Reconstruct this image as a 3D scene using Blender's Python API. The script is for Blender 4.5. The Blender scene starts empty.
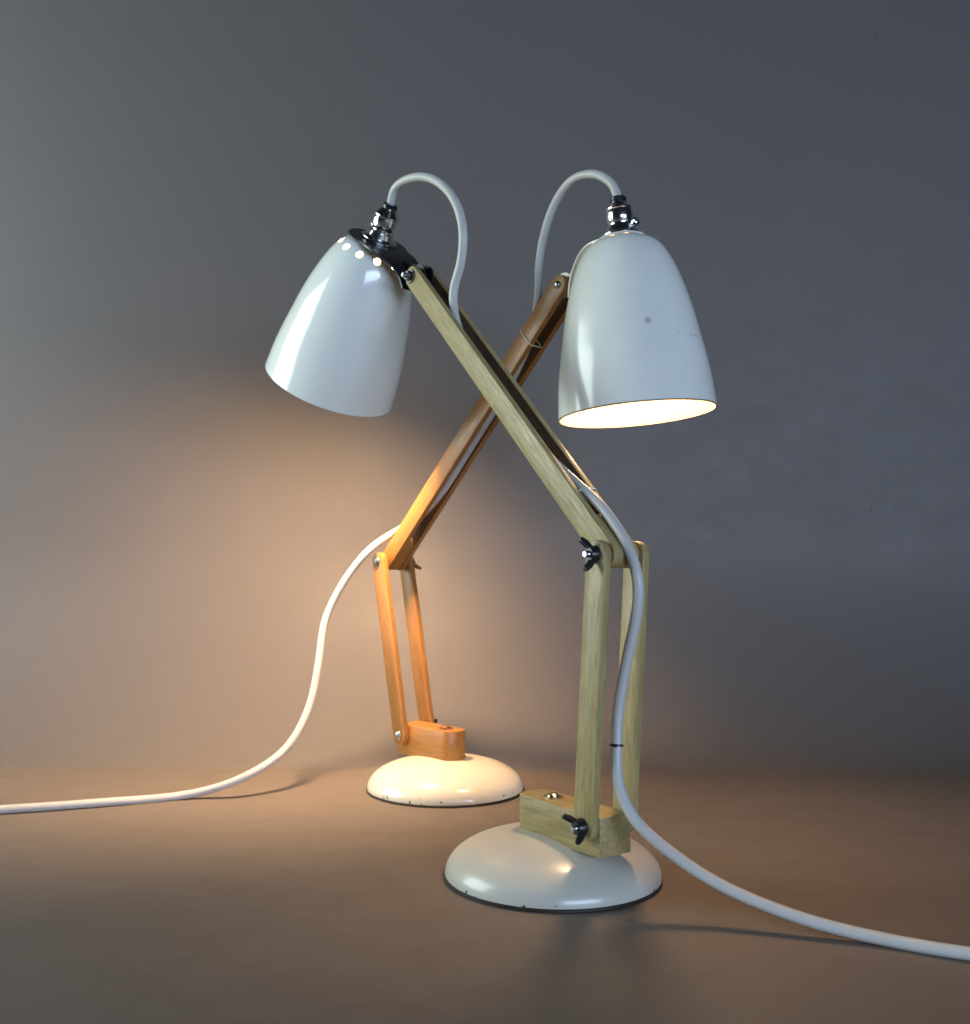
import bpy, bmesh, math, random
from mathutils import Vector, Matrix, Euler
random.seed(4)
PI = math.pi
S = bpy.context.scene
COL = S.collection

# ------------------------------------------------------------------ materials
def new_mat(name):
    m = bpy.data.materials.new(name); m.use_nodes = True
    nt = m.node_tree
    return m, nt, nt.nodes['Principled BSDF']

def N(nt, kind, **kw):
    n = nt.nodes.new(kind)
    for k, v in kw.items():
        setattr(n, k, v)
    return n

def L(nt, a, b): nt.links.new(a, b)

def coords(nt, scale=(1, 1, 1), offset_random=False):
    tc = N(nt, 'ShaderNodeTexCoord'); mp = N(nt, 'ShaderNodeMapping')
    mp.inputs['Scale'].default_value = scale
    L(nt, tc.outputs['Object'], mp.inputs['Vector'])
    if offset_random:
        oi = N(nt, 'ShaderNodeObjectInfo')
        mu = N(nt, 'ShaderNodeMath', operation='MULTIPLY'); mu.inputs[1].default_value = 37.0
        L(nt, oi.outputs['Random'], mu.inputs[0])
        cx = N(nt, 'ShaderNodeCombineXYZ')
        for i in range(3): L(nt, mu.outputs[0], cx.inputs[i])
        L(nt, cx.outputs[0], mp.inputs['Location'])
    return mp.outputs['Vector']

def noise(nt, vec, scale, detail=4, rough=.55, dist=0):
    n = N(nt, 'ShaderNodeTexNoise')
    n.inputs['Scale'].default_value = scale; n.inputs['Detail'].default_value = detail
    n.inputs['Roughness'].default_value = rough; n.inputs['Distortion'].default_value = dist
    L(nt, vec, n.inputs['Vector'])
    return n.outputs['Fac']

def ramp(nt, fac, stops):
    r = N(nt, 'ShaderNodeValToRGB'); e = r.color_ramp.elements
    while len(e) < len(stops): e.new(.5)
    for el, (p, c) in zip(e, stops):
        el.position = p; el.color = (*c, 1) if len(c) == 3 else c
    L(nt, fac, r.inputs['Fac'])
    return r.outputs['Color']

def mix(nt, fac, a, b, mode='MIX'):
    m = N(nt, 'ShaderNodeMix', data_type='RGBA', blend_type=mode)
    if hasattr(fac, 'links'): L(nt, fac, m.inputs[0])
    else: m.inputs[0].default_value = fac
    for s, v in ((m.inputs[6], a), (m.inputs[7], b)):
        if hasattr(v, 'links'): L(nt, v, s)
        else: s.default_value = (*v, 1)
    return m.outputs[2]

def bump(nt, bsdf, h, strength, dist=.001):
    b = N(nt, 'ShaderNodeBump'); b.inputs['Strength'].default_value = strength
    b.inputs['Distance'].default_value = dist
    L(nt, h, b.inputs['Height']); L(nt, b.outputs['Normal'], bsdf.inputs['Normal'])

def wood(name, dark, mid, light, rough=.42):
    m, nt, p = new_mat(name)
    v = coords(nt, (1, 1, .11), True)
    g = noise(nt, v, 420, 5, .6, .6)
    c = ramp(nt, g, [(.28, dark), (.5, mid), (.72, light)])
    v2 = coords(nt, (1, 1, .25), True)
    pores = ramp(nt, noise(nt, v2, 1500, 2, .5), [(.60, (0, 0, 0)), (.72, (1, 1, 1))])
    c = mix(nt, mix(nt, .28, (0, 0, 0), pores), c, dark)
    v3 = coords(nt, (1, 1, .5), True)
    c = mix(nt, .5, c, ramp(nt, noise(nt, v3, 28, 3), [(.3, (.72, .70, .66)), (.65, (1.08, 1.06, 1.04))]), 'MULTIPLY')
    L(nt, c, p.inputs['Base Color'])
    rr = ramp(nt, g, [(.3, (rough + .12,) * 3), (.7, (rough - .04,) * 3)])
    L(nt, rr, p.inputs['Roughness'])
    bump(nt, p, g, .25, .0004)
    return m

def enamel(name, col, rough, speck, dirt):
    m, nt, p = new_mat(name)
    v = coords(nt)
    c = mix(nt, ramp(nt, noise(nt, v, 22, 5, .6), [(.15, (0, 0, 0)), (.9, (dirt,) * 3)]), col,
            (col[0] * .62, col[1] * .58, col[2] * .48))
    vo = N(nt, 'ShaderNodeTexVoronoi'); vo.inputs['Scale'].default_value = 55
    L(nt, v, vo.inputs['Vector'])
    chip = ramp(nt, vo.outputs['Distance'], [(speck, (float(speck > 0),) * 3), (speck + .012, (0, 0, 0))])
    keep = ramp(nt, noise(nt, v, 30, 1), [(.58, (0, 0, 0)), (.62, (1, 1, 1))])
    k = mix(nt, 1, chip, keep, 'MULTIPLY')
    c = mix(nt, k, c, (.06, .05, .045))
    L(nt, c, p.inputs['Base Color'])
    L(nt, ramp(nt, noise(nt, v, 60, 4), [(.3, (rough,) * 3), (.8, (rough + .06 * bool(speck),) * 3)]), p.inputs['Roughness'])
    p.inputs['Coat Weight'].default_value = .22; p.inputs['Coat Roughness'].default_value = .07
    return m

def chipped(m, z_top):
    """small chips in the enamel, thick along the lower rim"""
    nt = m.node_tree; p = nt.nodes['Principled BSDF']
    old = p.inputs['Base Color'].links[0].from_socket
    tc = N(nt, 'ShaderNodeTexCoord'); sx = N(nt, 'ShaderNodeSeparateXYZ')
    L(nt, tc.outputs['Object'], sx.inputs[0])
    mr = N(nt, 'ShaderNodeMapRange'); mr.inputs['From Min'].default_value = .002; mr.inputs['From Max'].default_value = z_top
    mr.inputs['To Min'].default_value = .16; mr.inputs['To Max'].default_value = 0
    L(nt, sx.outputs['Z'], mr.inputs['Value'])
    ad = N(nt, 'ShaderNodeMath', operation='ADD')
    L(nt, noise(nt, tc.outputs['Object'], 210, 2, .5), ad.inputs[0]); L(nt, mr.outputs[0], ad.inputs[1])
    k = ramp(nt, ad.outputs[0], [(.765, (0, 0, 0)), (.79, (1, 1, 1))])
    L(nt, mix(nt, k, old, (.05, .035, .03)), p.inputs['Base Color'])

def marks(m, spots, line=None):
    """knocks at given places (point, radius) and one broken horizontal scratch (z, y0, y1)"""
    nt = m.node_tree; p = nt.nodes['Principled BSDF']
    tc = N(nt, 'ShaderNodeTexCoord')
    wob = N(nt, 'ShaderNodeTexNoise'); wob.inputs['Scale'].default_value = 420; L(nt, tc.outputs['Object'], wob.inputs['Vector'])
    for pt, r, dark in spots:
        old = p.inputs['Base Color'].links[0].from_socket
        d = N(nt, 'ShaderNodeVectorMath', operation='DISTANCE'); d.inputs[1].default_value = pt
        L(nt, tc.outputs['Object'], d.inputs[0])
        ma = N(nt, 'ShaderNodeMath', operation='MULTIPLY_ADD'); ma.inputs[1].default_value = r * 1.6
        L(nt, wob.outputs['Fac'], ma.inputs[0]); L(nt, d.outputs['Value'], ma.inputs[2])
        k = ramp(nt, ma.outputs[0], [(r * 1.65, (.95,) * 3), (r * 1.85, (0, 0, 0))])
        L(nt, mix(nt, k, old, dark), p.inputs['Base Color'])
    if line:
        z, y0, y1 = line
        old = p.inputs['Base Color'].links[0].from_socket
        sx = N(nt, 'ShaderNodeSeparateXYZ'); L(nt, tc.outputs['Object'], sx.inputs[0])
        def band(src, lo, hi, soft):
            a = N(nt, 'ShaderNodeMapRange'); a.inputs['From Min'].default_value = lo - soft; a.inputs['From Max'].default_value = lo
            b = N(nt, 'ShaderNodeMapRange'); b.inputs['From Min'].default_value = hi; b.inputs['From Max'].default_value = hi + soft
            b.inputs['To Min'].default_value = 1; b.inputs['To Max'].default_value = 0
            L(nt, src, a.inputs['Value']); L(nt, src, b.inputs['Value'])
            mu = N(nt, 'ShaderNodeMath', operation='MULTIPLY'); L(nt, a.outputs[0], mu.inputs[0]); L(nt, b.outputs[0], mu.inputs[1])
            return mu.outputs[0]
        wz = N(nt, 'ShaderNodeMath', operation='MULTIPLY_ADD'); wz.inputs[1].default_value = .004
        L(nt, noise(nt, tc.outputs['Object'], 120, 2), wz.inputs[0]); L(nt, sx.outputs['Z'], wz.inputs[2])
        k = N(nt, 'ShaderNodeMath', operation='MULTIPLY')
        L(nt, band(wz.outputs[0], z + .0017, z + .0024, .0006), k.inputs[0]); L(nt, band(sx.outputs['Y'], y0, y1, .002), k.inputs[1])
        k2 = N(nt, 'ShaderNodeMath', operation='MULTIPLY'); L(nt, k.outputs[0], k2.inputs[0]); k2.use_clamp = True
        L(nt, ramp(nt, noise(nt, tc.outputs['Object'], 260, 2), [(.46, (0, 0, 0)), (.56, (.45,) * 3)]), k2.inputs[1])
        k3 = N(nt, 'ShaderNodeMath', operation='MULTIPLY'); L(nt, k2.outputs[0], k3.inputs[0])
        L(nt, band(sx.outputs['X'], -.07, 0, .001), k3.inputs[1])
        L(nt, mix(nt, k3.outputs[0], old, (.16, .15, .15)), p.inputs['Base Color'])

def plain(name, col, rough=.5, metal=0, var=.15, scale=120):
    m, nt, p = new_mat(name)
    v = coords(nt)
    lo = tuple(x * (1 - var) for x in col); hi = tuple(min(1, x * (1 + var)) for x in col)
    L(nt, ramp(nt, noise(nt, v, scale, 3), [(.3, lo), (.7, hi)]), p.inputs['Base Color'])
    p.inputs['Roughness'].default_value = rough; p.inputs['Metallic'].default_value = metal
    return m

def surface(name, col, streaks, clouds, grain):
    """matt grey studio paint with rubbed patches and small marks"""
    m, nt, p = new_mat(name)
    v = coords(nt)
    big = noise(nt, v, 2.2, 5, .6)
    c = mix(nt, clouds, col, ramp(nt, big, [(.3, (.86, .86, .86)), (.7, (1.12, 1.12, 1.12))]), 'MULTIPLY')
    vs = coords(nt, (.8, 1.2, 1))
    streak = noise(nt, vs, 26, 6, .65, .4)
    c = mix(nt, streaks, c, ramp(nt, streak, [(.32, (.82, .81, .80)), (.66, (1.07, 1.07, 1.07))]), 'MULTIPLY')
    c = mix(nt, grain, c, ramp(nt, noise(nt, v, 520, 3, .7), [(.3, (.84, .84, .84)), (.7, (1.12, 1.12, 1.12))]), 'MULTIPLY')
    # faint scratches: thin bands of two warped noises
    for sc, rotz in ((9, .5), (13, -1.1)):
        tc = N(nt, 'ShaderNodeTexCoord'); mp = N(nt, 'ShaderNodeMapping')
        mp.inputs['Rotation'].default_value = (0, 0, rotz); mp.inputs['Scale'].default_value = (.25, 2.2, 1)
        L(nt, tc.outputs['Object'], mp.inputs['Vector'])
        n = noise(nt, mp.outputs['Vector'], sc, 2, .5, .3)
        line = ramp(nt, n, [(.596, (0, 0, 0)), (.6, (1, 1, 1)), (.604, (0, 0, 0))])
        brk = ramp(nt, noise(nt, v, 14, 2), [(.54, (0, 0, 0)), (.62, (grain * .6,) * 3)])
        c = mix(nt, mix(nt, 1, line, brk, 'MULTIPLY'), c, (.22, .21, .20))
    vo = N(nt, 'ShaderNodeTexVoronoi'); vo.inputs['Scale'].default_value = 15
    L(nt, v, vo.inputs['Vector'])
    spot = ramp(nt, vo.outputs['Distance'], [(.028, (1, 1, 1)), (.05, (0, 0, 0))])
    sel = ramp(nt, noise(nt, v, 9, 1), [(.56, (0, 0, 0)), (.6, (1, 1, 1))])
    sp = mix(nt, 1, spot, sel, 'MULTIPLY')
    c = mix(nt, mix(nt, .45, (0, 0, 0), sp), c, (.05, .045, .04))
    L(nt, c, p.inputs['Base Color'])
    L(nt, ramp(nt, streak, [(.3, (.62,) * 3), (.7, (.5,) * 3)]), p.inputs['Roughness'])
    p.inputs['Specular IOR Level'].default_value = .35
    bump(nt, p, noise(nt, v, 380, 4, .6), .12, .0006)
    return m

MAT = dict(
    pale=wood('pale_beech', (.25, .192, .082), (.355, .282, .124), (.44, .355, .162)),
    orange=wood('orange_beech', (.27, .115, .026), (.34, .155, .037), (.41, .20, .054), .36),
    dark_wood=wood('dark_brown_beech', (.085, .040, .018), (.12, .060, .028), (.15, .078, .038), .55),  # darker brown tone for the upper bars' inner faces
    shade_a=enamel('gloss_white_enamel', (.79, .83, .80), .14, .0, .0),
    shade_b=enamel('worn_white_enamel', (.79, .82, .785), .2, .0, .3),
    base_a=enamel('base_white_enamel', (.53, .515, .46), .30, .0, .0),
    base_b=enamel('chipped_cream_enamel', (.76, .72, .60), .18, .05, .3),
    inner=plain('shade_inner_cream', (.52, .45, .29), .5, 0, .03, 30),
    inner_white=plain('shade_inner_white', (.80, .77, .68), .5, 0, .03, 30),
    edge=plain('worn_shade_edge', (.28, .22, .15), .5, 0, .5, 150),
    rim=plain('dark_base_rim', (.022, .018, .016), .5, 0, .4, 200),
    black=plain('black_painted_steel', (.012, .012, .014), .32, 0, .3, 100),
    white_steel=plain('white_painted_steel', (.70, .69, .64), .3, 0, .08, 80),
    chrome=plain('chrome', (.80, .81, .84), .16, 1, .05, 60),
    steel=plain('dull_steel', (.42, .42, .43), .28, 1, .2, 200),
    dark_steel=plain('dark_steel', (.10, .10, .10), .35, .8, .2, 200),
    rust=plain('rusty_steel', (.20, .085, .04), .6, .4, .5, 300),
    brass=plain('brass_screw', (.62, .52, .34), .25, 1, .1, 200),
    flex=plain('white_pvc_flex', (.50, .50, .49), .42, 0, .04, 60),
    tie=plain('white_wire', (.66, .62, .54), .5, 0, .1, 60),
    socket=plain('cream_socket', (.6, .57, .5), .4, 0, .05, 60),
    floor=surface('grey_studio_paint', (.140, .117, .104), .18, .5, .5),
    wall=surface('grey_wall_paint', (.130, .118, .118), .0, .10, .12),
)
chipped(MAT['base_b'], .012); chipped(MAT['base_a'], .006)
marks(MAT['shade_b'], [((-.04437, .03327, -.08111), .0006, (.17, .18, .20)), ((-.0520, .0240, -.1190), .00035, (.2, .18, .16))], (-.0915, -.030, .012))
marks(MAT['base_b'], [((-.0021, .0747, .0034), .0016, (.05, .035, .03))])
def lit_bulb(name, strength):
    m, nt, p = new_mat(name)
    p.inputs['Base Color'].default_value = (.9, .88, .82, 1)
    p.inputs['Emission Color'].default_value = (1.0, .635, .34, 1)
    p.inputs['Emission Strength'].default_value = strength
    return m
MAT['bulb_a'] = lit_bulb('lit_bulb_bright', 560.0)
MAT['bulb_b'] = lit_bulb('lit_bulb_dim', 115.0)

# ------------------------------------------------------------------ mesh helpers
def link(name, bm, mats, parent=None, loc=(0, 0, 0), rot=(0, 0, 0), sharp=35):
    bmesh.ops.recalc_face_normals(bm, faces=bm.faces)
    me = bpy.data.meshes.new(name); bm.to_mesh(me); bm.free()
    for m in (mats if isinstance(mats, (list, tuple)) else [mats]): me.materials.append(m)
    me.polygons.foreach_set('use_smooth', [True] * len(me.polygons))
    me.set_sharp_from_angle(angle=math.radians(sharp))
    o = bpy.data.objects.new(name, me); COL.objects.link(o)
    o.location = loc; o.rotation_euler = rot
    if parent: o.parent = parent
    return o

def lathe(bm, prof, seg=96, mat=0, M=None, closed=False, mats=None):
    """prof: list of (r, z); r = 0 closes to a pole"""
    rings = []
    for r, z in prof:
        if r < 1e-7: rings.append([bm.verts.new((0, 0, z))])
        else: rings.append([bm.verts.new((r * math.cos(2 * PI * i / seg), r * math.sin(2 * PI * i / seg), z)) for i in range(seg)])
    pairs = list(zip(rings, rings[1:])) + ([(rings[-1], rings[0])] if closed else [])
    for q, (a, b) in enumerate(pairs):
        mi = mats[q] if mats else mat
        for i in range(seg):
            j = (i + 1) % seg
            if len(a) == 1 and len(b) == 1: continue
            if len(a) == 1: f = bm.faces.new((a[0], b[i], b[j]))
            elif len(b) == 1: f = bm.faces.new((a[i], b[0], a[j]))
            else: f = bm.faces.new((a[i], b[i], b[j], a[j]))
            f.material_index = mi
    if M is not None:
        vs = [v for r in rings for v in r]
        bmesh.ops.transform(bm, matrix=M, verts=vs)

def prism(bm, pts, t0, t1, axis='y', bev=0, seg=2, mat=0):
    """extrude a 2-D outline; axis y: outline in x-z between y = t0 and t1; axis z: outline in x-y"""
    f = (lambda p, t: (p[0], t, p[1])) if axis == 'y' else (lambda p, t: (p[0], p[1], t))
    a = [bm.verts.new(f(p, t0)) for p in pts]; b = [bm.verts.new(f(p, t1)) for p in pts]
    fs = [bm.faces.new(a), bm.faces.new(list(reversed(b)))]
    n = len(pts)
    for i in range(n):
        fs.append(bm.faces.new((a[i], b[i], b[(i + 1) % n], a[(i + 1) % n])))
    for q in fs: q.material_index = mat
    bmesh.ops.recalc_face_normals(bm, faces=fs)
    if bev:
        es = {e for q in fs[:2] for e in q.edges}
        for q in fs[2:]:
            for e in q.edges:
                if len(e.link_faces) == 2 and e.calc_face_angle(0) > .7: es.add(e)
        bmesh.ops.bevel(bm, geom=list(es), offset=bev, segments=seg, affect='EDGES', profile=.5)

def stadium(h, length, n=10):
    """bar outline along z from 0 to length with round ends of radius h (x is the width)"""
    pts = []
    for i in range(n + 1):
        a = PI * i / n; pts.append((h * math.cos(a), length + h * math.sin(a)))
    for i in range(n + 1):
        a = PI + PI * i / n; pts.append((h * math.cos(a), h * math.sin(a)))
    return pts

def spline(pts, per=10):
    P = [Vector(p) for p in pts]; out = []
    P = [P[0] * 2 - P[1]] + P + [P[-1] * 2 - P[-2]]
    for i in range(1, len(P) - 2):
        p0, p1, p2, p3 = P[i - 1:i + 3]
        t0 = 0.; t1 = t0 + max((p1 - p0).length, 1e-6) ** .5; t2 = t1 + (p2 - p1).length ** .5; t3 = t2 + max((p3 - p2).length, 1e-6) ** .5
        for k in range(per):
            t = t1 + (t2 - t1) * k / per
            A1 = p0 * ((t1 - t) / (t1 - t0)) + p1 * ((t - t0) / (t1 - t0))
            A2 = p1 * ((t2 - t) / (t2 - t1)) + p2 * ((t - t1) / (t2 - t1))
            A3 = p2 * ((t3 - t) / (t3 - t2)) + p3 * ((t - t2) / (t3 - t2))
            B1 = A1 * ((t2 - t) / (t2 - t0)) + A2 * ((t - t0) / (t2 - t0))
            B2 = A2 * ((t3 - t) / (t3 - t1)) + A3 * ((t - t1) / (t3 - t1))
            out.append(B1 * ((t2 - t) / (t2 - t1)) + B2 * ((t - t1) / (t2 - t1)))
    out.append(P[-2])
    return out

def smooth(pts, it=3):
    for _ in range(it):
        pts = [pts[0]] + [(a + b * 2 + c) / 4 for a, b, c in zip(pts, pts[1:], pts[2:])] + [pts[-1]]
    return pts

def tube(bm, pts, r, seg=16, closed=False):
    up = Vector((0, 0, 1)); rings = []
    n = len(pts); prev = None
    for i, p in enumerate(pts):
        a = pts[(i - 1) % n] if closed or i > 0 else p
        b = pts[(i + 1) % n] if closed or i < n - 1 else p
        t = (b - a).normalized()
        if prev is None:
            s = t.orthogonal().normalized()
        else:
            s = (prev - t * prev.dot(t)).normalized()
        prev = s; q = t.cross(s)
        rings.append([bm.verts.new(p + (s * math.cos(2 * PI * k / seg) + q * math.sin(2 * PI * k / seg)) * r) for k in range(seg)])
    pr = list(zip(rings, rings[1:])) + ([(rings[-1], rings[0])] if closed else [])
    for a, b in pr:
        for k in range(seg):
            j = (k + 1) % seg; bm.faces.new((a[k], b[k], b[j], a[j]))
    if not closed:
        bm.faces.new(rings[0]); bm.faces.new(list(reversed(rings[-1])))

def place(direction, at=(0, 0, 0)):
    """matrix that takes local +z to a direction"""
    q = Vector((0, 0, 1)).rotation_difference(Vector(direction).normalized())
    return Matrix.Translation(at) @ q.to_matrix().to_4x4()

# ------------------------------------------------------------------ lamp dimensions (metres)
W, ZB = .0275, .0285                             # wooden block
BW, BT = .0184, .0062                            # lower bars
UW, UT, UY = .0178, .0058, .0112                 # upper bars, UY = outer face
ZH, L1, L2 = .0477, .1752, .3412
R, LS = .0637, .1443                             # shade

def wing_nut(name, mat, parent, at, side, turn, sub=None):
    bm = bmesh.new()
    lathe(bm, [(0, 0), (.0058, 0), (.0056, .002), (.0046, .0045), (.0042, .0056), (0, .0056)], 20)
    for s in (0, PI):
        wing = [(.002, .0005), (.0055, .0012), (.0092, .0048), (.0112, .0088), (.0108, .0108), (.0085, .0112), (.0062, .0086), (.0035, .0056), (.001, .005)]
        b2 = bmesh.new(); prism(b2, wing, -.0011, .0011, 'y', .0005, 2)
        bmesh.ops.transform(b2, matrix=Matrix.Rotation(s, 4, 'Z'), verts=b2.verts)
        tmp = bpy.data.meshes.new('tmp'); b2.to_mesh(tmp); b2.free(); bm.from_mesh(tmp); bpy.data.meshes.remove(tmp)
    bmesh.ops.transform(bm, matrix=Matrix.Rotation(turn, 4, 'Z'), verts=bm.verts)
    rot = (PI / 2, 0, 0) if side < 0 else (-PI / 2, 0, 0)
    return link(name, bm, mat, parent, at, rot)

def bolt(name, mat, parent, x, z, y_tip, y_head, r=.0022, head=.0042):
    """runs along y from a bare threaded tip to a domed head"""
    bm = bmesh.new()
    s = 1 if y_head > y_tip else -1
    ln = abs(y_head - y_tip)
    prof = [(0, 0), (r * .8, 0), (r, .0006)]
    k = .0012
    while k < .006:
        prof += [(r, k), (r * .86, k + .0004)]; k += .0009
    prof += [(r, .0066), (r, ln), (head, ln), (head, ln + .0006), (head * .9, ln + .0014), (head * .6, ln + .0022), (0, ln + .0026)]
    lathe(bm, prof, 20)
    return link(name, bm, mat, parent, (x, y_tip, z), (-PI / 2, 0, 0) if s > 0 else (PI / 2, 0, 0))

def ring_at(c, rx, ry, n=28):
    return [Vector((c[0] + rx * math.cos(2 * PI * i / n), c[1] + ry * math.sin(2 * PI * i / n), c[2])) for i in range(n)]

def shade_profile():
    f = [(0, .30), (.006, .345), (.03, .435), (.06, .505), (.12, .588), (.20, .664), (.33, .757), (.45, .823), (.58, .878), (.70, .927), (.82, .966), (.92, .986), (1, 1)]
    pts = spline([(r * R, 0, -t * LS) for t, r in f], 5)
    return [(p.x, p.z) for p in pts]

def make_lamp(label, loc, th, ah, al, be, ga, sy, tilt, RHO, DL, strap, wd, bracket_mat, shade_mat, base_mat, cord_pts, style):
    lamp = bpy.data.objects.new('desk_lamp', None); COL.objects.link(lamp)
    lamp.empty_display_size = .05
    lamp.location = loc; lamp.rotation_euler = (0, 0, th)
    lamp['label'] = label; lamp['category'] = 'lamp'; lamp['group'] = 'pair of jointed wooden desk lamps'
    # ---- base
    bm = bmesh.new(); prof = []
    for i in range(33):
        a = i / 32 * PI / 2
        r = .0748 * math.sin(a) ** (2 / 2.35); z = .0024 + .0289 * math.cos(a) ** (2 / 2.1)
        prof.append((r if i else 0, z))
    lathe(bm, prof + [(.0738, .0012), (0, .0012)], 128)
    base = link('base', bm, base_mat, lamp)
    bm = bmesh.new()
    lathe(bm, [(0, 0), (.0746, 0), (.0753, .0005), (.0753, .0018), (.0747, .0023), (.0735, .0024), (0, .0024)], 128)
    link('base_rim', bm, MAT['rim'], base)
    # ---- block on the dome, rounded at its free end
    x1 = ah + .0095; x0 = x1 - style['block']
    pts = [(x1, -W / 2), (x1, W / 2)]
    for i in range(15):
        a = PI / 2 + PI * i / 14
        pts.append((x0 + .0105 + .0105 * math.cos(a), W / 2 * math.sin(a)))
    bm = bmesh.new(); prism(bm, pts, 0, style['hb'], 'z', .0008, 2)
    rotm = Matrix.Rotation(-PI / 2, 4, 'Y')          # grain (object z) runs along the block
    bmesh.ops.transform(bm, matrix=rotm, verts=bm.verts)
    block = link('mounting_block', bm, wd, lamp, (0, 0, ZB), (0, PI / 2, 0))
    bm = bmesh.new()
    lathe(bm, [(.0068, 0), (.0068, .0007), (.0046, .0008), (.0044, .0016), (.003, .0028), (0, .0033)], 28)
    sc = link('screw', bm, style['screw'], block, rotm @ Vector((0, 0, style['hb'] + .0001)), (0, -PI / 2, 0))
    # ---- lower bars
    el = (ah + L1 * math.sin(al), ZH + L1 * math.cos(al))
    for s in (-1, 1):
        bm = bmesh.new(); y = s * (W / 2 + .0003)
        prism(bm, stadium(BW / 2, L1), min(0, s * BT), max(0, s * BT), 'y', .0009, 2)
        link('lower_arm', bm, wd, lamp, (ah, y, ZH), (0, al, 0))
    # ---- upper bars and the spacers between them
    tp = (el[0] - L2 * math.sin(be), el[1] + L2 * math.cos(be))
    for s in (-1, 1):
        bm = bmesh.new()
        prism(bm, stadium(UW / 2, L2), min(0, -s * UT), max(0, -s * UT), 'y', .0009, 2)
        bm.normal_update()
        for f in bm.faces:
            if abs(f.normal.y) > .9 and f.calc_center_median().y * s < -UT * .8: f.material_index = 1  # faces towards the slot take the darker brown
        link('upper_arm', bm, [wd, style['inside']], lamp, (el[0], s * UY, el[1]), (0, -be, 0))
    bm = bmesh.new()
    prism(bm, [(p[0] * .94, p[1]) for p in stadium(UW / 2, .026)], -(UY - UT - .0001), UY - UT - .0001, 'y', .0006, 1)
    link('spacer', bm, wd, lamp, (el[0], 0, el[1]), (0, -be, 0))
    # washers in the gap at the elbow
    for s in (-1, 1):
        bm = bmesh.new(); g = W / 2 + .0002 - UY
        lathe(bm, [(0, 0), (.0075, 0), (.0075, g), (0, g)], 24)
        link('washer', bm, MAT['rust'], lamp, (el[0], s * UY if s > 0 else -UY, el[1]), (-s * PI / 2, 0, 0))
    # ---- bolts and wing nuts
    yo = W / 2 + BT + .0004
    for (x, z, turn) in ((ah, ZH, style['turns'][0]), (el[0], el[1], style['turns'][1])):
        bolt('bolt', MAT['steel'], lamp, x, z, -yo - .0088, yo + .0002, .0023, .0045)
        wing_nut('wing_nut', style['nut'], lamp, (x, -yo, z), -1, turn)
    if style['black_top']:
        bolt('bolt', MAT['steel'], lamp, tp[0], tp[1], -UY - .0085, UY + .0002, .0023, .0042)
        bm = bmesh.new()
        lathe(bm, [(0, 0), (.0062, 0), (.0062, .0012), (0, .0012)], 24)
        hexp = [(.0044 * math.cos(PI / 3 * i), .0044 * math.sin(PI / 3 * i)) for i in range(6)]
        prism(bm, hexp, .0013, .0046, 'z', .0003, 1)
        link('nut', bm, MAT['dark_steel'], lamp, (tp[0], -UY - .0001, tp[1]), (PI / 2, 0, 0))
    else:
        bolt('bolt', MAT['steel'], lamp, tp[0], tp[1], -UY - .003, UY + .0002, .0023, .0034)
    # ---- shade frame: z up along the shade's axis, x towards the hinge
    m = (math.cos(ga), -math.sin(ga)); k = (-math.sin(ga), -math.cos(ga))
    T = (tp[0] - m[0] * RHO - k[0] * DL, sy, tp[1] - m[1] * RHO - k[1] * DL)
    rot = (tilt, ga, 0)
    # shade: solid wall with a ring of round holes cut through its shoulder
    out = shade_profile(); t = .0012
    out.insert(-1, (out[-1][0] - .00006, out[-1][1] + .0011))
    inn = []
    for i, (r, z) in enumerate(out):
        a = out[max(i - 1, 0)]; b = out[min(i + 1, len(out) - 1)]
        dx, dz = b[0] - a[0], b[1] - a[1]; l = math.hypot(dx, dz)
        inn.append((r + t * dz / l, z - t * dx / l))
    inn[0] = (inn[0][0] if inn[0][0] > 0 else .001, -t)
    prof = [(.0075, 0)] + out + list(reversed(inn)) + [(.0075, -t)]
    mats = [0] * (len(out) - 1) + [style['rim'], style['rim']] + [1] * (len(inn)) + [1]
    bm = bmesh.new(); lathe(bm, prof, 128, closed=True, mats=mats[:len(prof)])
    shade = link('lamp_shade', bm, [shade_mat, style['inner'], MAT['edge']], lamp, T, rot)
    bm = bmesh.new(); hr, zc, sl = style['hole_ring']
    for i in range(12):
        a = 2 * PI * (i + style['hole0']) / 12
        d = Vector((math.cos(a) * sl, math.sin(a) * sl, 1)).normalized()
        lathe(bm, [(0, -.006), (style['hole'], -.006), (style['hole'], .006), (0, .006)], 20,
              M=place(d, (hr * math.cos(a), hr * math.sin(a), zc)))
    cut = link('cutter', bm, MAT['inner'], None)
    cut.parent = lamp; cut.location = T; cut.rotation_euler = rot
    md = shade.modifiers.new('holes', 'BOOLEAN'); md.operation = 'DIFFERENCE'; md.object = cut; md.solver = 'EXACT'
    bpy.context.view_layer.update()
    dg = bpy.context.evaluated_depsgraph_get()
    me = bpy.data.meshes.new_from_object(shade.evaluated_get(dg))
    shade.modifiers.clear(); shade.data = me
    me.polygons.foreach_set('use_smooth', [True] * len(me.polygons))
    me.set_sharp_from_angle(angle=math.radians(40))
    bpy.data.objects.remove(cut)
    # ---- bracket: ring under the holder, strap, and two ears round the hinge pin
    bm = bmesh.new()
    rr = style['ring']
    lathe(bm, [(.008, .0002), (rr, .0002), (rr + .0006, .0009), (rr, .0017), (.008, .0017)], 48, closed=True)
    path = spline([(x, 0, z + .0009) for x, z in strap], 6)
    prev = None
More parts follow.
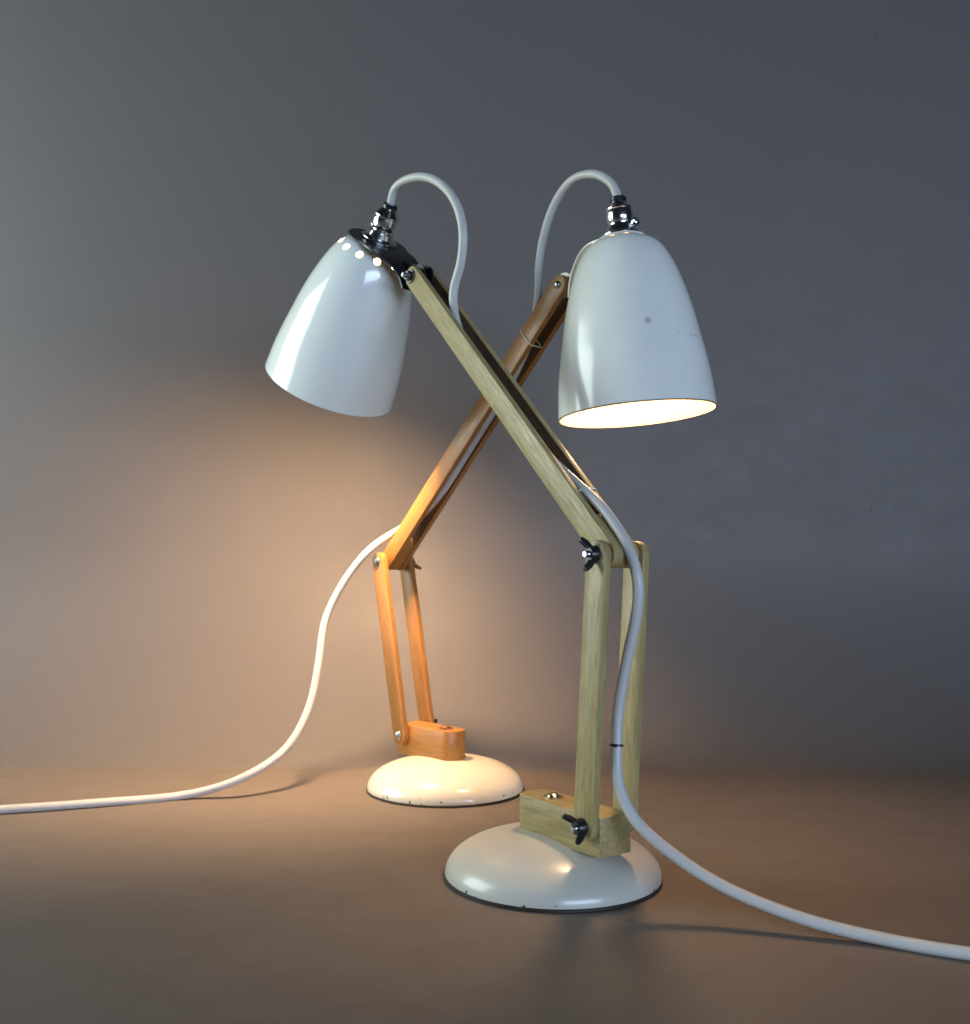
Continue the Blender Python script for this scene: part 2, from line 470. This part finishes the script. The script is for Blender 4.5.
    for i, q in enumerate(path):
        a = path[max(i - 1, 0)]; b = path[min(i + 1, len(path) - 1)]
        nrm = Vector((-(b - a).z, 0, (b - a).x)).normalized() * .00075
        if nrm.z < 0: nrm = -nrm
        f = min(1, max(0, (q.x - style['taper']) / .046)); f = f * f * (3 - 2 * f)
        hw = (rr - .0025) * (1 - f) + style['end_w'] * f; cy = -sy * f
        ring = [bm.verts.new(q + nrm + Vector((0, cy - hw, 0))), bm.verts.new(q + nrm + Vector((0, cy + hw, 0))),
                bm.verts.new(q - nrm + Vector((0, cy + hw, 0))), bm.verts.new(q - nrm + Vector((0, cy - hw, 0)))]
        if prev:
            for j in range(4): bm.faces.new((prev[j], ring[j], ring[(j + 1) % 4], prev[(j + 1) % 4]))
        else: bm.faces.new(ring)
        prev = ring
    bm.faces.new(prev)
    er = .0118
    for s in (-1, 1):
        low = [(q.x - .0004, q.z) for q in path if q.x > .036]
        ear = [(RHO + er * math.cos(a), -DL + er * math.sin(a)) for a in [math.radians(135 - 12.5 * j) for j in range(14)]] + [(low[-1][0] + .004, low[-1][1] + .002)] + low[::-1]
        y = -sy + s * .0040
        prism(bm, ear, y - .0007, y + .0007, 'y')
    link('bracket', bm, bracket_mat, lamp, T, rot, 40)
    # ---- chrome cord grip / lamp holder on top
    bm = bmesh.new()
    lathe(bm, [(0, .0018), (.0165, .0018), (.0168, .0026), (.0166, .0042), (.0145, .0056), (.0128, .0064), (.0122, .0086), (.0118, .0104), (.0098, .0112),
               (.0094, .0124), (.0096, .0134), (.0107, .0150), (.0112, .0185), (.0112, .0225), (.0107, .0245), (.0112, .0250), (.0112, .0260), (.0104, .0268), (.0084, .0298), (.0068, .0312), (.0062, .0325), (0, .0325)], 56)
    hold = link('lamp_holder', bm, MAT['chrome'], lamp, T, rot, 30)
    bm = bmesh.new()
    lathe(bm, [(0, .032), (.0060, .032), (.0068, .0330), (.0068, .0352), (.0056, .0364), (0, .0364)], 32)
    link('cord_collar', bm, MAT['black'], hold)
    bm = bmesh.new()
    lathe(bm, [(0, 0), (.0018, 0), (.0018, .003), (.0034, .0032), (.0036, .0062), (.003, .0068), (0, .0068)], 16, M=place((-1, 0, .35), (-.0112, 0, .0095)))
    link('thumb_screw', bm, MAT['chrome'], hold)
    # ---- socket and lit bulb inside
    bm = bmesh.new()
    lathe(bm, [(0, -.0004), (.0145, -.0004), (.0165, -.004), (.0165, -.030), (.0150, -.034), (0, -.034)], 40)
    link('socket', bm, MAT['socket'], hold)
    bm = bmesh.new()
    bp = spline([(.0125, 0, -.0345), (.0130, 0, -.042), (.0165, 0, -.052), (.0225, 0, -.066), (.0258, 0, -.080), (.0235, 0, -.095), (.0160, 0, -.1035), (.0060, 0, -.1065)], 5)
    lathe(bm, [(0, -.0345)] + [(q.x * style['fat'], q.z - style['drop'] * min(1, (-.0345 - q.z) / .02)) for q in bp] + [(0, -.1069 - style['drop'])], 40)
    link('light_bulb', bm, style['bulb'], lamp, T, rot, 180)
    # ---- power cord (starts in the collar)
    Rm = Euler(rot).to_matrix()
    c0 = Vector(T) + Rm @ Vector((0, 0, .031)); c1 = Vector(T) + Rm @ Vector((0, 0, .0345))
    cord = smooth(spline([c0, c1] + [Vector(q) for q in cord_pts], 10), 6)
    bm = bmesh.new(); tube(bm, cord, .0037, 18)
    flex = link('power_cord', bm, MAT['flex'], lamp, sharp=180)
    if style['black_top']:
        ti = min(range(len(cord)), key=lambda i: (cord[i] - Vector((.0665, -.004, .099))).length)
        d = (cord[ti + 1] - cord[ti - 1]).normalized()
        bm = bmesh.new()
        lathe(bm, [(.0036, -.0007), (.0044, -.0007), (.0046, 0), (.0044, .0007), (.0036, .0007)], 24, closed=True, M=place(d, cord[ti]))
        lathe(bm, [(0, 0), (.0008, 0), (.0008, .004), (0, .004)], 8, M=place((.6, -.6, .3), cord[ti] + Vector((.0034, -.0034, 0))))
        link('cord_tie', bm, MAT['black'], flex)
    # ---- white wire loop round one upper bar
    s = style['tie_at']; hy = .0036
    pts = []
    hw, hh = UW / 2 + .0009, UY - .0036 + .0009
    for i in range(40):
        a = 2 * PI * i / 40; ca, sa = math.cos(a), math.sin(a)
        e = .35
        pts.append(Vector((hw * math.copysign(abs(ca) ** e, ca), hh * math.copysign(abs(sa) ** e, sa), .0012 * math.sin(a * 1 + 1))))
    bm = bmesh.new(); tube(bm, pts, .0006, 8, True)
    link('wire_tie', bm, MAT['tie'], lamp, (el[0] - s * math.sin(be), hy, el[1] + s * math.cos(be)), (0, -be, 0))
    return lamp

CORD_A = [(-.2077, -.0100, .5487), (-.1775, -.0080, .5496), (-.1458, -.0060, .5365), (-.1216, -.0040, .5127), (-.1127, -.0020, .4866), (-.1181, 0, .4619),
          (-.1285, 0, .4413), (-.1270, 0, .4210), (-.1090, 0, .3890), (-.0642, 0, .3480), (-.0287, 0, .3124), (-.0059, 0, .2927), (.0236, 0, .2722), (.0482, 0, .2558), (.0720, 0, .2313), (.0829, 0, .2094), (.0827, .0010, .1903),
          (.0755, 0, .1613), (.0680, -.0020, .1254), (.0682, -.0040, .1001), (0.0727, -0.0071, 0.0774), (0.0841, -0.0034, 0.0561), (0.1026, 0.0084, 0.0387), (0.1287, 0.0240, 0.0226), (0.1690, 0.0470, 0.0098), (.2055, .0707, .0040), (0.2468, 0.0913, 0.0037), (0.2894, 0.1233, 0.0037),
          (.35, .18, .0037)]
CORD_B = [(-.2151, .0070, .5308), (-.1950, .0065, .5453), (-.1694, .0060, .5476), (-.1479, .0045, .5336), (-.1330, .0030, .5089), (-.1250, .0010, .4841), (-.1228, 0, .4575),
          (-.1170, 0, .4275), (-.0945, 0, .3910), (-.0620, 0, .3560), (-.0290, 0, .3240), (.0050, 0, .2905), (.0380, 0, .2680), (.0640, 0, .2560), (.0890, 0, .2475), (.0886, .0281, .2314),
          (.1014, .0495, .1998), (.1104, .0668, .1595), (.1056, .0764, .1204), (.0990, .0914, .0752), (.0943, .1203, .0387), (.0985, .1650, .0168), (.1237, .2017, .0040),
          (.1465, .2755, .0037), (.1769, .3495, .0037), (.2163, .4314, .0037), (.25, .55, .0037)]

make_lamp('white desk lamp with pale wooden arms, black shade bracket and black wing nuts',
          (.0486, .7061, 0), -.9427, .0534, .0679, .7921, .6284, -.0112, -.016, .0722, .0021,
          [(.010, 0), (.030, 0), (.046, -.003), (.057, -.0095), (.065, -.0175)], MAT['pale'], MAT['black'], MAT['shade_a'], MAT['base_a'], CORD_A,
          dict(bulb=MAT['bulb_a'], drop=.005, fat=1.35, turns=(2.35, 1.8), nut=MAT['black'], black_top=True, inside=MAT['dark_wood'], inner=MAT['inner_white'], hole0=.3, hole=.0033, hole_ring=(.0312, -.0095, .8), block=.0905, taper=.022, hb=.0255, screw=MAT['brass'], end_w=.0105, rim=0, ring=.0275, tie_at=.054))
make_lamp('white desk lamp with orange-brown wooden arms, white shade bracket and glowing shade opening',
          (-.0366, .9736, 0), 2.3113, .0483, .2185, .796, .0654, .0052, -.0527, .0678, .0196,
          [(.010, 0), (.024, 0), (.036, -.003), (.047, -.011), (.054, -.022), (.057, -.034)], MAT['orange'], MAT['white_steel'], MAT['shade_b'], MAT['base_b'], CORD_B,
          dict(bulb=MAT['bulb_b'], drop=.0, fat=1.0, turns=(1.3, .75), nut=MAT['dark_steel'], black_top=False, inside=MAT['dark_wood'], inner=MAT['inner'], hole0=.62, hole=.0021, hole_ring=(.0222, -.0035, .45), block=.078, taper=.014, hb=.0295, screw=MAT['rust'], end_w=.0120, rim=2, ring=.0195, tie_at=.285))

# ------------------------------------------------------------------ floor and the wall that curves up from it
YW, RC = 1.33, .26
bm = bmesh.new()
def sheet(rows, x0=-2.2, x1=2.2, nx=12):
    g = [[bm.verts.new((x0 + (x1 - x0) * i / nx, y, z)) for i in range(nx + 1)] for y, z in rows]
    for a, b in zip(g, g[1:]):
        for i in range(nx): bm.faces.new((a[i], a[i + 1], b[i + 1], b[i]))
sheet([(-.6 + (YW - RC + .6) * i / 14, 0) for i in range(15)])
fl = link('floor', bm, MAT['floor'], sharp=180); fl['kind'] = 'structure'
bm = bmesh.new()
rows = [(YW - RC + RC * math.sin(a), RC - RC * math.cos(a)) for a in [PI / 2 * i / 14 for i in range(15)]] + [(YW, RC + 1.9 * i / 10) for i in range(1, 11)]
sheet(rows)
wl = link('wall', bm, MAT['wall'], sharp=180); wl['kind'] = 'structure'

# ------------------------------------------------------------------ lights
def area(name, loc, target, size, power, col):
    d = bpy.data.lights.new(name, 'AREA'); d.shape = 'RECTANGLE'; d.size, d.size_y = size
    d.energy = power; d.color = col
    o = bpy.data.objects.new(name, d); COL.objects.link(o)
    o.location = loc
    o.rotation_euler = (Vector(target) - Vector(loc)).to_track_quat('-Z', 'Y').to_euler()
    return o
area('key_softbox', (-1.5, .80, .62), (0, .90, .40), (.9, .9), 23.5, (.86, 1.0, .97))
area('fill_softbox', (1.2, -1.7, .44), (0, .9, .4), (1.8, .65), 56.0, (.59, .75, 1.0))

w = bpy.data.worlds.new('World'); S.world = w; w.use_nodes = True
bg = w.node_tree.nodes['Background']
bg.inputs['Color'].default_value = (.42, .48, .62, 1); bg.inputs['Strength'].default_value = .02

# ------------------------------------------------------------------ camera
cd = bpy.data.cameras.new('Camera'); cam = bpy.data.objects.new('Camera', cd); COL.objects.link(cam)
cd.sensor_fit = 'HORIZONTAL'; cd.sensor_width = 36; cd.lens = 36 * 998.8 / 970
cd.clip_start = .01; cd.clip_end = 50
pitch, roll = .0546, .0061
fw = Vector((0, math.cos(pitch), math.sin(pitch)))
Rm = Matrix.Rotation(PI / 2 + pitch, 4, 'X') @ Matrix.Rotation(roll, 4, 'Z')
cam.matrix_world = Matrix.Translation((0, 0, .2142)) @ Rm
cd.dof.use_dof = True; cd.dof.focus_distance = .72; cd.dof.aperture_fstop = 13
S.camera = cam

S.view_settings.view_transform = 'Standard'; S.view_settings.look = 'None'
S.view_settings.exposure = 0; S.view_settings.gamma = 1
try:
    S.cycles.use_denoising = True
    S.cycles.max_bounces = 10; S.cycles.diffuse_bounces = 6; S.cycles.glossy_bounces = 5
    S.cycles.sample_clamp_indirect = 4
    S.cycles.caustics_reflective = False
except Exception:
    pass
